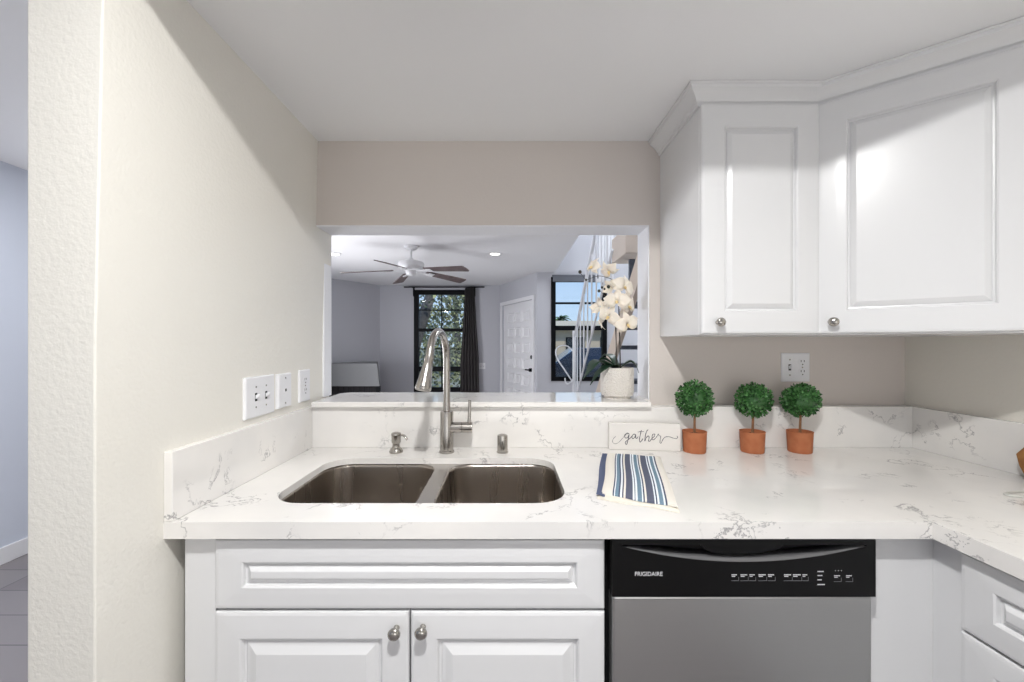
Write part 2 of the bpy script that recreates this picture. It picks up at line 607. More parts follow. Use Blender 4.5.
def window(name, x0, x1, z0, z1, y, hbars, vbars, thick, fw=.045, bw=.018):
    """hbars: list of (z, half height)"""
    fr = MB().prism([[(x0, z0), (x1, z0), (x1, z1), (x0, z1)], [(x0 + fw, z0 + fw), (x1 - fw, z0 + fw), (x1 - fw, z1 - fw), (x0 + fw, z1 - fw)]], y, y + .09, 'y')
    for z, h in hbars:
        fr.box(x0 + fw, x1 - fw, y + .02, y + .07, z - h, z + h)
    for x in vbars:
        fr.box(x - bw / 2, x + bw / 2, y + .03, y + .06, z0 + fw, z1 - fw)
    o = struct(fr.build(name, 'frame_black'))
    MB().box(x0 + fw, x1 - fw, y + .044, y + .048, z0 + fw, z1 - fw).build('pane', 'window_glass', o)
    return o


window('window_1', *W1, 7.66, [(1.934, .009), (1.565, .03), (1.214, .009), (.844, .045)], [-1.21], 0, fw=.085)
window('window_2', *W2, 6.265, [(1.926, .014), (1.548, .035)], [], 0, fw=.07)

# entry door
d_ = MB()
d_.v = []
leaf = MB().prism([[(S0, 0), (S1, 0), (S1, DH), (S0, DH)]], .035, .075, 'y')
leaf.v = [EP(p.x, p.y, p.z) for p in leaf.v]
door = struct(leaf.build('door_1', 'trim_white'))
pw = .315
for r_ in range(7):
    for c_ in range(3):
        a0 = .27 + c_ * pw + .03; a1 = a0 + pw - .06
        z1 = DH - .14 - r_ * .262; z0 = z1 - .19
        q = MB()
        lo = []
        for ins, dd in ((0, .035), (.0, .020), (.012, .020), (.03, .034), (.05, .024)):
            lo.append([EP(a0 + ins, dd, z0 + ins), EP(a1 - ins, dd, z0 + ins), EP(a1 - ins, dd, z1 - ins), EP(a0 + ins, dd, z1 - ins)])
        q.loft(lo, False, True)
        q.build('door_panel', 'trim_white', door)
q = MB()
q.tube([EP(S1 - .07, .035, .90), EP(S1 - .07, -.03, .90)], .028, 14)
q.tube([EP(S1 - .07, -.03, .90), EP(S1 - .20, -.035, .90)], .012, 10)
q.build('door_handle', 'frame_black', door, smooth=True)
MB().tube([EP(S1 - .07, .035, 1.10), EP(S1 - .07, .0, 1.10)], .03, 14).build('deadbolt', 'frame_black', door, smooth=True)
struct(entry_prism([[(S0 - .06, 0), (S0, 0), (S0, DH), (S1, DH), (S1, 0), (S1 + .06, 0), (S1 + .06, DH + .06), (S0 - .06, DH + .06)]], -.018, .0).build('trim_2', 'trim_white'))

# ------------------------------------------------------------------ quartz tops
cz = .914
sink_hole = rrect(-.598, .153, 1.022, 1.425, .085)
outer = [(WL, .913), (.937, .913), (.93, -.2), (XR, -.2), (XR, WB), (WL, WB)]
b = MB().prism([outer, sink_hole], cz - .02, cz)
b.prism([[(WL, .913), (.937, .913), (.930, -.2), (.955, -.2), (.962, .938), (WL, .938)]], cz - .037, cz - .02)
ct = b.build('countertop', 'quartz')
tag(ct, 'white veined quartz countertop running along the back wall and turning right', 'countertop')
b = MB().box(WL, -.736, .913, WB - .001, cz, 1.0688)
tag(b.build('backsplash', 'quartz', bevel=.002), 'low quartz backsplash along the left wall below the switch plates', 'backsplash')
b = MB().box(-.736, XR - .022, 1.567, WB, cz, 1.069)
tag(b.build('backsplash', 'quartz', bevel=.0015), 'low quartz backsplash along the back wall behind faucet and plants', 'backsplash')
b = MB().box(XR - .022, XR, -.2, WB, cz, 1.069)
tag(b.build('backsplash', 'quartz', bevel=.0015), 'low quartz backsplash along the right wall beside wooden board', 'backsplash')
b = MB().prism([[(-.730, 1.545), (.538, 1.545), (.538, 1.62), (.556, 1.62), (.556, 1.754), (.60, 1.754), (.60, 1.86), (-.700, 1.86), (-.735, 1.82)]], 1.069, 1.0895)
tag(b.build('pass_through_ledge', 'quartz', bevel=.004, seg=3), 'glossy white quartz ledge in the pass-through opening above the sink', 'ledge')

# ------------------------------------------------------------------ sink
root = thing('kitchen_sink', 'undermount stainless steel double bowl sink below the faucet', 'sink', (-.22, 1.22, cz - .25))
O = Vector((-.22, 1.22, cz - .25))


def local(o, par_loc):
    o.location = Vector(o.location) - Vector(par_loc)
    return o


zt = cz - .0205
dz_ = -.012
bowls = [(-.606, -.236, 1.012, 1.432), (-.192, .160, 1.012, 1.432)]
b = MB().prism([rrect(-.63, .185, .99, 1.455, .1), rrect(*bowls[0], .08), rrect(*bowls[1], .08)], zt - .004 + dz_ * 0, zt)
local(b.build('rim', 'steel_rim', root), O)
for bw in bowls:
    lo = []
    dp = .19
    for ins, z in [(0, zt - .001), (.002, zt - .012), (.006, zt - dp + .05), (.010, zt - dp + .03), (.020, zt - dp + .012), (.035, zt - dp + .003), (.055, zt - dp)]:
        lo.append([(x, y, z) for x, y in rrect(bw[0] + ins, bw[1] - ins, bw[2] + ins, bw[3] - ins, .08 - ins * .3, 8)])
    b = MB().loft(lo, False, True)
    cx, cy = (bw[0] + bw[1]) / 2, (bw[2] + bw[3]) / 2
    o = b.build('bowl', 'steel_sink', root, smooth=60)
    md = o.modifiers.new('solid', 'SOLIDIFY'); md.thickness = .0015; md.offset = -1
    local(o, O)
    d = MB().lathe([(.045, .0), (.045, .004), (.032, .004), (.028, -.0), (.008, .0), (.008, .002)], 28, (cx, cy + .05, zt - dp + .0005)).build('drain', 'nickel', o, smooth=True)
    d.location = (0, 0, 0)

# ------------------------------------------------------------------ faucet
FX, FY = -.218, 1.503
root = thing('kitchen_faucet', 'tall brushed nickel pull-down faucet behind the sink', 'faucet', (FX, FY, cz))
O = Vector((FX, FY, cz))


def loc(o):
    o.location = Vector(o.location) - O
    return o


b = MB().lathe([(.027, 0), (.027, .006), (.0235, .009), (.0235, .145), (.022, .149), (.013, .151)], 32, (FX, FY, cz))
loc(b.build('body', 'steel_faucet', root, smooth=True))
dr = Vector((-.026, -.2, 0)).normalized()
pts = [Vector((FX, FY, cz + .145)), Vector((FX, FY, 1.23))]
rad = .1
cc = Vector((FX, FY, 1.248)) + dr * rad
for k in range(0, 21):
    a = PI - (PI * 0.93) * k / 20
    pts.append(cc + dr * (rad * math.cos(a)) + Vector((0, 0, rad * math.sin(a))))
end = pts[-1]; tdir = (pts[-1] - pts[-2]).normalized()
loc(MB().tube(pts, .0125, 20).build('spout', 'steel_faucet', root, smooth=True))
td = (tdir + Vector((-.10, 0, 0))).normalized()
hs = [(0, .0135), (.018, .0145), (.02, .0138), (.04, .0162), (.075, .0208), (.100, .0245), (.108, .025), (.112, .023), (.113, .012)]
loc(MB().tube([end + td * a for a, _ in hs], [r for _, r in hs], 24).build('spray_head', 'steel_faucet', root, smooth=True))
hb = Vector((FX, FY, cz + .090))
b = MB().tube([hb + Vector((.012, 0, 0)), hb + Vector((.054, 0, 0)), hb + Vector((.055, 0, 0)), hb + Vector((.056, 0, 0)), hb + Vector((.057, 0, 0)), hb + Vector((.092, 0, 0))], [.0195, .0195, .018, .018, .0195, .0195], 24)
loc(b.build('handle_hub', 'steel_faucet', root, smooth=True))
loc(MB().tube([hb + Vector((.080, 0, .012)), hb + Vector((.082, .0, .04)), hb + Vector((.083, .0, .098))], [.0065, .006, .0055], 12).build('lever', 'steel_faucet', root, smooth=True))

# soap dispenser
SX = (396.5 - 507) * 1.505 / F
root = thing('soap_dispenser', 'small nickel soap dispenser pump left of the faucet', 'soap dispenser', (SX, 1.5, cz))
O = Vector((SX, 1.5, cz))
b = MB().lathe([(.024, 0), (.0245, .006), (.021, .014), (.014, .02), (.0125, .03), (.013, .037)], 28, (SX, 1.5, cz))
loc(b.build('base', 'nickel', root, smooth=True))
b = MB().lathe([(.0145, .034), (.0165, .038), (.017, .060), (.0185, .064), (.016, .071), (.006, .074)], 28, (SX, 1.5, cz))
loc(b.build('pump_head', 'nickel', root, smooth=True))
b = MB().tube(catmull([(SX + .01, 1.498, cz + .062), (SX + .026, 1.494, cz + .064), (SX + .036, 1.490, cz + .058), (SX + .044, 1.487, cz + .048)]), .0042, 10)
loc(b.build('nozzle', 'nickel', root, smooth=True))
# air gap
AX = (502.5 - 507) * 1.505 / F
b = MB().lathe([(.021, 0), (.0215, .003), (.0192, .005), (.0192, .058), (.018, .063), (.010, .066)], 28, (AX, 1.5, cz))
b.box(AX - .002, AX + .002, 1.4795, 1.482, cz + .03, cz + .045)
tag(b.build('air_gap_cap', 'nickel', None, smooth=True, base=(AX, 1.5, cz)), 'short cylindrical nickel air gap cap right of the faucet', 'air gap')


# ------------------------------------------------------------------ cabinets
def panel_mesh(w_, h_, prof, th=.019, hx=0):
    """raised panel front in local x,z; face towards -y at y = 0"""
    lo = [[(0, th, 0), (w_, th, 0), (w_, th, h_), (0, th, h_)]]
    for ins, dep in prof:
        ix = ins + hx * min(1, ins / .049)
        lo.append([(ix, -dep, ins), (w_ - ix, -dep, ins), (w_ - ix, -dep, h_ - ins), (ix, -dep, h_ - ins)])
    return MB().loft(lo, True, True)


DOORP = [(0, -.006), (.002, -.002), (.008, -.0005), (.040, .0012), (.058, .0015), (.061, -.001), (.064, -.008), (.068, -.009), (.071, -.0065), (.078, -.005), (.092, .0005), (.095, .0015)]
UPPERP = [(0, -.006), (.002, -.002), (.008, -.0005), (.045, .0012), (.068, .0015), (.071, -.001), (.073, -.007), (.077, -.008), (.080, -.005), (.090, .0005), (.092, .0015)]
DRAWP = [(0, -.006), (.002, -.002), (.008, -.0005), (.035, .0012), (.049, .0015), (.052, -.001), (.054, -.008), (.058, -.009), (.060, -.0065), (.063, -.005), (.069, .0005), (.071, .0015)]


def place_panel(name, x, y, z, w_, h_, ang, parent, prof=DOORP):
    m = panel_mesh(w_, h_, prof, hx=.013 if prof is DRAWP else 0)
    o = m.build(name, 'cabinet_white', parent)
    o.location = (x, y, z)
    o.rotation_euler = (0, 0, ang)
    return o


def knob(parent, lx, lz):
    m = MB()
    prof = [(.007, .0), (.0065, .003), (.0045, .008), (.0048, .012), (.010, .016), (.0135, .020), (.0142, .024), (.012, .028), (.006, .0305), (.001, .031)]
    n = 24
    m.loft([[(lx + r * math.cos(2 * PI * k / n), -a, lz + r * .95 * math.sin(2 * PI * k / n)) for k in range(n)] for r, a in prof])
    return m.build('knob', 'nickel', parent, smooth=True)


CT = cz - .038
# sink base
sb = thing('sink_base_cabinet', 'white raised panel sink base cabinet left of the dishwasher', 'cabinet')
b = MB()
X0, X1, YF = -.729, .221, .952
b.box(X0, -.66, YF - .012, YF + .012, .10, CT - .004)       # filler stile
b.box(-.66, -.64, YF, 1.57, .10, CT - .004)
b.box(X1 - .018, X1, YF, 1.57, .10, CT - .004)
b.box(-.64, X1 - .018, YF, 1.57, .10, .118)
b.box(-.64, X1 - .018, YF, YF + .018, .68, CT - .004)
b.box(-.64, X1 - .018, YF, YF + .018, .118, .15)
b.box(-.66, X1, YF + .06, YF + .075, 0, .10)
b.build('body', 'cabinet_white', sb)
o = place_panel('drawer_front', -.657, .931, .710, .877, .156, 0, sb, DRAWP)
o1 = place_panel('door', -.657, .931, .115, .4365, .589, 0, sb)
knob(o1, .4365 - .027, .589 - .034)
o2 = place_panel('door', -.657 + .4405, .931, .115, .4365, .589, 0, sb)
knob(o2, .028, .589 - .032)

# corner base filler + right return drawer base
cb = thing('corner_base_cabinet', 'plain white corner base panel right of the dishwasher', 'cabinet')
b = MB()
b.prism([[(.818, .952), (.977, .952), (.977, .885), (1.0, .885), (1.0, .975), (.818, .975)]], 0.0, CT - .003)
b.build('filler_panel', 'cabinet_white', cb)
rb = thing('drawer_base_cabinet', 'white drawer base cabinet under the right countertop return', 'cabinet')
MB().box(.979, XR - .002, -.18, .880, .0, CT - .003).build('body', 'cabinet_white', rb)
w_ = .46
for nm, z0, h_ in (('drawer_front', .706, .160), ('drawer_front', .412, .288), ('drawer_front', .115, .291)):
    o = place_panel(nm, .957, .878, z0, w_, h_, -PI / 2, rb, DRAWP)
    k = knob(o, w_ / 2, h_ / 2)
o = place_panel('door', .957, .414, .115, .55, .751, -PI / 2, rb)

# wall cabinets
CB, CTOP = 1.334, 2.052
wc = thing('wall_cabinet', 'narrow white wall cabinet with one raised panel door, left of the corner cabinet', 'cabinet', group=None)
b = MB().box(.597, .962, 1.291, WB, CB, CTOP)
b.build('body', 'cabinet_white', wc, bevel=.002)
o = place_panel('door', .594 + .003, 1.270, CB + .004, .361, CTOP - CB - .016, 0, wc, UPPERP)
knob(o, .050 - .003, .034)
kc = thing('corner_wall_cabinet', 'wide white angled corner wall cabinet with large raised panel door', 'cabinet')
P0 = Vector((.964, 1.291, 0)); P1 = Vector((1.307, 1.010, 0))
MB().prism([[(P0.x, P0.y), (P1.x, P1.y), (XR, P1.y), (XR, WB), (P0.x, WB)]], CB, CTOP).build('body', 'cabinet_white', kc, bevel=.002)
ang = math.atan2(P1.y - P0.y, P1.x - P0.x)
n_ = Vector((math.sin(ang), -math.cos(ang), 0))
wd = (P1 - P0).length
st = P0 + n_ * .021 + (P1 - P0).normalized() * (.002)
o = place_panel('door', st.x, st.y, CB + .004, wd - .01, CTOP - CB - .016, ang, kc, UPPERP)
knob(o, .040, .034)
# crown moulding
cm = MB()
prof = [(0.0, 2.040), (.006, 2.040), (.008, 2.050), (.014, 2.054), (.016, 2.060), (.030, 2.074), (.040, 2.081), (.042, 2.090), (.047, 2.092), (.047, KC - .001), (0, KC - .001)]
path = [Vector((.597, WB - .001, 0)), Vector((.597, 1.291, 0)), Vector((P0.x, P0.y, 0)), Vector((P1.x, P1.y, 0)), Vector((P1.x + .22, P1.y, 0))]


def offs(i, d):
    def nn(a, b_):
        t = (b_ - a).normalized()
        return Vector((t.y, -t.x, 0))
    if i == 0:
        n0 = nn(path[0], path[1]); return path[0] + n0 * d
    if i == len(path) - 1:
        n0 = nn(path[-2], path[-1]); return path[-1] + n0 * d
    a = nn(path[i - 1], path[i]); c = nn(path[i], path[i + 1])
    h = (a + c).normalized()
    return path[i] + h * (d / h.dot(a))


# outward normals: path runs wall -> front -> right, so outward is to the right of travel reversed
def nn_sign():
    t = (path[1] - path[0]).normalized()
    return -1 if Vector((t.y, -t.x, 0)).x > 0 else 1


sg = nn_sign()
cm.loft([[tuple(offs(i, d * sg) + Vector((0, 0, z))) for d, z in prof] for i in range(len(path))])
tag(cm.build('crown_moulding', 'cabinet_white', smooth=30), 'white stepped crown moulding on top of the wall cabinets', 'moulding')

# ------------------------------------------------------------------ dishwasher
dw = thing('dishwasher', 'stainless steel dishwasher with black control panel under the counter', 'dishwasher')
MB().box(.226, .815, .960, 1.55, .02, CT - .006).build('tub', 'black_matte', dw)
yd = .912
MB().box(.2335, .8085, yd + .006, .958, .115, .7485).build('door', 'steel_door', dw, bevel=.006, seg=3)
MB().box(.24, .80, .975, 1.0, .0, .11).build('toe_kick', 'black_matte', dw)


def dp(px, py, y=yd):
    return ((px - 507) * y / F, CAMZ - (py - 344) * y / F)


curve = []
xs0, xs1 = 622.0, 866.0
NC = 24
for k in range(NC + 1):
    t = k / NC
    px = xs1 + (xs0 - xs1) * t
    py = 546.5 + 15.5 * (1 - (2 * t - 1) ** 2)
    curve.append(dp(px, py))
hole = [dp(xs0, 545), dp(xs1, 545)] + curve
b = MB().prism([[(.2305, .7505), (.8105, .7505), (.8105, .876), (.2305, .876)], hole], yd, .930, 'y')
cp = b.build('control_panel', 'black_gloss', dw)
MB().box(.2325, .8095, .944, .958, .7505, .875).build('panel_backing', 'black_matte', dw)
# grip scoop: floor of the pocket rising inwards
b = MB()
fr, bk = [], []
for k, (x, z) in enumerate(curve):
    t = abs(2 * k / NC - 1)
    fr.append((x, yd + .001, z)); bk.append((x, .943, min(z + .011 * (1 - t ** 2), dp(0, 545)[1] - .0005)))
b.loft([fr, bk], False, False, closed=False)
o = b.build('grip', 'pocket_grey', dw, smooth=True)
md = o.modifiers.new('solid', 'SOLIDIFY'); md.thickness = .0012; md.offset = -1
# pocket centre bulge
b = MB().prism([[dp(700, 543.5), dp(790, 543.5), dp(780, 551), dp(760, 555), dp(735, 556.5), dp(715, 555), dp(705, 550)]], .918, .944, 'y')
b.build('latch_cover', 'black_gloss', dw, bevel=.002)


def text_obj(s_, px, py, width_px, y, m, parent, name, extr=.0003):
    cu = bpy.data.curves.new(name, 'FONT')
    cu.body = s_; cu.size = 1; cu.extrude = 0.02
    ob = bpy.data.objects.new(name + '_tmp', cu); C.objects.link(ob)
    dg = bpy.context.evaluated_depsgraph_get()
    me = bpy.data.meshes.new_from_object(ob.evaluated_get(dg))
    bpy.data.objects.remove(ob)
    xs = [v.co.x for v in me.vertices]
    W = max(xs) - min(xs); k = width_px * y / F / W
    x0, z0 = dp(px, py, y)
    for v in me.vertices:
        v.co = Vector((x0 + (v.co.x - min(xs)) * k, y - extr * (1 if v.co.z > 0 else 0), z0 + v.co.y * k * 1.05))
    me.materials.clear(); me.materials.append(MATS[m])
    o = bpy.data.objects.new(name, me); C.objects.link(o); o.parent = parent
    return o


o = text_obj('FRIGIDAIRE', 635, 575.8, 27.5, yd - .0003, 'print_white', dw, 'brand_lettering', .0006)
# rows of button legends


def mark(mb, px0, px1, py0, py1):
    x0, z1 = dp(px0, py0); x1, z0 = dp(px1, py1)
    mb.box(x0, x1, yd - .0006, yd + .0002, z0, z1)


def word(mb, px, wpx, py, h):
    x = px
    while x < px + wpx - .5:
        l_ = random.uniform(.8, 1.6)
        mark(mb, x, min(x + l_, px + wpx), py, py + h); x += l_ + .35


for px, wpx in ((731.5, 6), (740.5, 6.5), (749.5, 5), (758.5, 7), (768, 6), (784, 7), (793, 7.5), (802.5, 4.5), (834, 6), (846, 5.5)):
    y_ = 574.3 if px < 820 else 575.2
    b = MB(); word(b, px, wpx, y_, .9); mark(b, px + .2, px + wpx * .6, y_ + 1.7, y_ + 2.3)
    b.build('button_legend', 'print_white', dw)
    g = MB(); mark(g, px - .3, px + wpx + 1.3, y_ + 6.2, y_ + 6.5); mark(g, px + wpx + 1.0, px + wpx + 1.3, y_ + 2.5, y_ + 6.3)
    g.build('button_outline', 'print_grey', dw)
for py, wpx in ((571, 6.5), (575, 5), (579.3, 4), (584, 7)):
    b = MB(); word(b, 817.5, wpx, py, .9); b.build('indicator_legend', 'print_white', dw)
for px in (835, 838, 841):
    b = MB(); mark(b, px, px + .6, 570.2, 570.9); b.build('indicator_light', 'print_white', dw)

# ------------------------------------------------------------------ switch plates and sockets
def frame_fn(org, ax, nr):
    ax = Vector(ax); nr = Vector(nr); org = Vector(org)
    return lambda a, z, d: org + ax * a + Vector((0, 0, z)) + nr * d


def plate_mesh(T, w_, h_, d=.006):
    lo = []
    for ins, dd in ((0, 0), (0, d * .5), (.0015, d * .85), (.004, d)):
        lo.append([T(-w_ / 2 + ins, -h_ / 2 + ins, dd), T(w_ / 2 - ins, -h_ / 2 + ins, dd), T(w_ / 2 - ins, h_ / 2 - ins, dd), T(-w_ / 2 + ins, h_ / 2 - ins, dd)])
    return MB().loft(lo)


def bx(T, a0, a1, z0, z1, d0, d1):
    return MB().loft([[T(a0, z0, d), T(a1, z0, d), T(a1, z1, d), T(a0, z1, d)] for d in (d0, d1)])


def disc(T, a, z, r, d0, d1, n=20, sq=1.0):
    return MB().loft([[T(a + r * math.cos(2 * PI * k / n), z + max(-r * sq, min(r * sq, r * math.sin(2 * PI * k / n))), d) for k in range(n)] for d in (d0, d1)])


def duplex(T, a, par, d=.006):
    for dz in (.0195, -.0195):
        f = disc(T, a, dz, .0165, d - .001, d + .0015, 24, .8).build('socket', 'plate_white', par)
        s = MB()
        for da in (-.006, .006):
            m = bx(T, a + da - .0011, a + da + .0011, dz + .001, dz + .009, d + .001, d + .0019); s.add(m.v, m.f)
        m = disc(T, a, dz - .008, .0025, d + .001, d + .0019, 12); s.add(m.v, m.f)
        s.build('slot', 'slot_black', f)
    disc(T, a, 0, .0026, d, d + .0012, 12).build('screw', 'nickel', par)


def toggle(T, a, par, d=.006, m='plate_white'):
    f = bx(T, a - .005, a + .005, -.012, .012, d - .002, d + .0008).build('toggle_slot', 'slot_black', par)
    t = MB().loft([[T(a - .0042, -.006, d), T(a + .0042, -.006, d), T(a + .0042, .006, d), T(a - .0042, .006, d)],
                   [T(a - .0032, .004, d + .013), T(a + .0032, .004, d + .013), T(a + .0032, .011, d + .013), T(a - .0032, .011, d + .013)]])
    t.build('toggle', m, par, bevel=.001)
    for z in (.03, -.03):
        disc(T, a, z, .0028, d, d + .0012, 12).build('screw', 'nickel', par)


xl = WL - .0005
T = frame_fn((xl, 1.262, 1.148), (0, 1, 0), (1, 0, 0))
sp = thing('switch_plate', 'wide double toggle switch plate on left wall, nearest of the three', 'switch plate')
plate_mesh(T, .150, .122, .009).build('plate', 'plate_white', sp)
for a in (-.026, .026):
    toggle(T, a, sp, .009)
T = frame_fn((xl, 1.395, 1.150), (0, 1, 0), (1, 0, 0))
sp = thing('switch_plate', 'single plate with a small jack, middle one on the left wall', 'switch plate')
plate_mesh(T, .082, .114, .012).build('plate', 'plate_white', sp)
bx(T, -.008, .008, -.008, .010, .010, .013).build('jack_frame', 'trim_white', sp)
bx(T, -.004, .005, -.003, .006, .0125, .0135).build('jack', 'slot_black', sp)
for z in (.042, -.042):
    disc(T, 0, z, .003, .012, .0132, 12).build('screw', 'nickel', sp)
T = frame_fn((xl, 1.540, 1.152), (0, 1, 0), (1, 0, 0))
sp = thing('wall_outlet', 'white duplex outlet on the left wall nearest the pass-through', 'outlet')
plate_mesh(T, .080, .118, .008).build('plate', 'plate_white', sp)
duplex(T, 0, sp, .008)
T = frame_fn(((795 - 507) * WB / F, WB + .0005, CAMZ - (367.3 - 344) * WB / F), (1, 0, 0), (0, -1, 0))
sp = thing('wall_outlet', 'two-gang plate with toggle and outlet on back wall above plants', 'outlet')
plate_mesh(T, .110, .112, .006).build('plate', 'plate_white', sp)
toggle(T, -.024, sp, .006)
duplex(T, .025, sp, .006)
T = frame_fn((-.46, 7.67, .90), (1, 0, 0), (0, -1, 0))
sp = thing('switch_plate', 'small white switch plate on the far wall beside the curtain', 'switch plate')
plate_mesh(T, .115, .115, .006).build('plate', 'plate_white', sp)
toggle(T, -.024, sp, .006); toggle(T, .024, sp, .006)

# ------------------------------------------------------------------ gather sign
gl = Vector((.379, 1.543, cz)); gr = Vector((.634, 1.513, cz))
ga = math.atan2(gr.y - gl.y, gr.x - gl.x)
sg_ = thing('gather_sign', 'white wooden block sign with handwritten word leaning by the backsplash', 'sign', gl, rz=ga)
SW, SH = (gr - gl).length, .100
o = MB().box(0, SW, 0, .020, 0, SH).build('block', 'sign_white', sg_, bevel=.0025)
# the word in one running script, coordinates in sign crop pixels (65..955 x, 105..440 y)


def SP(p):
    t = (p[0] - 62) / (958 - 62)
    top = 105 + t * 22; bot = 418 + t * 48
    return (t * SW, -.0006, SH * (1 - (p[1] - top) / (bot - top)) * .97)


strokes = [
    ([(150, 262), (118, 290), (108, 325), (135, 352), (185, 335), (235, 285), (275, 245), (300, 232)], 2.6),
    ([(318, 232), (290, 225), (262, 250), (268, 282), (298, 278), (318, 240), (306, 290), (296, 335), (284, 362), (268, 345), (282, 320), (325, 290), (350, 265)], 5.0),
    ([(398, 240), (368, 242), (352, 270), (360, 292), (385, 280), (400, 245), (398, 280), (412, 290), (432, 268)], 5.0),
    ([(470, 190), (458, 240), (447, 300), (452, 335), (470, 325), (488, 295)], 5.5),
    ([(425, 213), (465, 206), (500, 208)], 3.4),
    ([(556, 185), (538, 200), (522, 250), (512, 325), (530, 285), (555, 262), (566, 280), (560, 325), (578, 325), (600, 295)], 5.2),
    ([(600, 292), (630, 270), (636, 242), (612, 245), (602, 280), (612, 312), (636, 300), (664, 268)], 4.6),
    ([(664, 268), (682, 240), (690, 262), (710, 268), (704, 310), (700, 348), (716, 352), (735, 312), (765, 280), (810, 275), (860, 292), (900, 302), (918, 285), (908, 266)], 3.8),
]
b = MB()
for P, wd_ in strokes:
    q = catmull([SP(p) for p in P], 7)
    nq = len(q)
    b.tube(q, [wd_ * .00026 * (0.75 + .5 * abs(math.sin(i * .35))) for i in range(nq)], 6)
for v in b.v:
    v.y = -.0002 + (v.y + .0006) * .4 - .0003
b.build('lettering', 'sign_ink', sg_)

# ------------------------------------------------------------------ topiaries
def topiary(idx, px, cpx, cpy, rx, rz_):
    D = 1.510
    x = (px - 507) * D / F
    O_ = Vector((x, D, cz))
    labels = ['round boxwood topiary in terracotta pot beside the white gather sign',
              'round boxwood topiary in terracotta pot, middle of the row of three',
              'round boxwood topiary in terracotta pot below the outlet, rightmost of three']
    r = thing('potted_topiary', labels[idx], 'potted plant', O_, 'boxwood topiaries on the countertop')
    MB().lathe([(.036, 0), (.038, .002), (.0415, .0735), (.0425, .0755), (.040, .0765), (.0385, .072), (.0385, .064)], 36).build('pot', 'terracotta', r, smooth=40)
    rnd = random.Random(idx + 3)
    MB().lathe([(.0385, .063), (.030, .065), (.012, .068), (.002, .0685)], 24, caps=True).build('soil', 'soil', r, smooth=True)
    tx = (cpx - px) * D / F
    tz = CAMZ - (cpy - 344) * D / F - cz
    MB().tube([(0, 0, .062), (tx * .3, 0, .10), (tx * .8, .0, tz - .03)], [.0048, .0042, .004], 10).build('stem', 'bark', r, smooth=True)
    b = MB()
    c = Vector((tx, 0, tz))
    # dark core twigs
    nlat = 10
    core = []
    b.lathe([(max(.002, .047 * math.sin(PI * k / nlat)) * rx, -.047 * rz_ * math.cos(PI * k / nlat)) for k in range(nlat + 1)], 18, c)
    for i in range(1300):
        z = rnd.uniform(-1, 1); a = rnd.uniform(0, 2 * PI)
        s_ = math.sqrt(1 - z * z)
        d = Vector((s_ * math.cos(a), s_ * math.sin(a), z))
        rr = rnd.uniform(.046, .0640) * (1 + .05 * math.sin(5 * a + idx) * s_)
        p = c + Vector((d.x * rr * rx, d.y * rr * .76, d.z * rr * rz_))
        t = (Vector((d.x, d.y * .5, d.z)) + Vector((rnd.uniform(-1, 1), rnd.uniform(-1, 1), rnd.uniform(-1, 1))) * .8).normalized()
        sd = t.cross(Vector((rnd.uniform(-1, 1), rnd.uniform(-1, 1), rnd.uniform(-1, 1)))).normalized()
        up = t.cross(sd)
        ll = rnd.uniform(.009, .0125); ww = ll * .42
        b.add([p, p + t * ll * .45 + sd * ww + up * .001, p + t * ll, p + t * ll * .45 - sd * ww + up * .001, p + t * ll * .5 - up * .0012],
              [(0, 1, 4), (1, 2, 4), (2, 3, 4), (3, 0, 4)])
    b.build('foliage', 'boxwood_leaf', r)
    return r


topiary(0, 694.5, 694.8, 398.6, .98, .98)
topiary(1, 752.3, 753.9, 400.2, .98, .93)
topiary(2, 799.8, 801.0, 400.4, 1.0, .90)

# ------------------------------------------------------------------ folded towel
tw = thing('dish_towel', 'folded cream dish towel with navy and blue stripes on counter', 'towel', (.375, 1.2, cz))
O = Vector((.375, 1.2, cz))


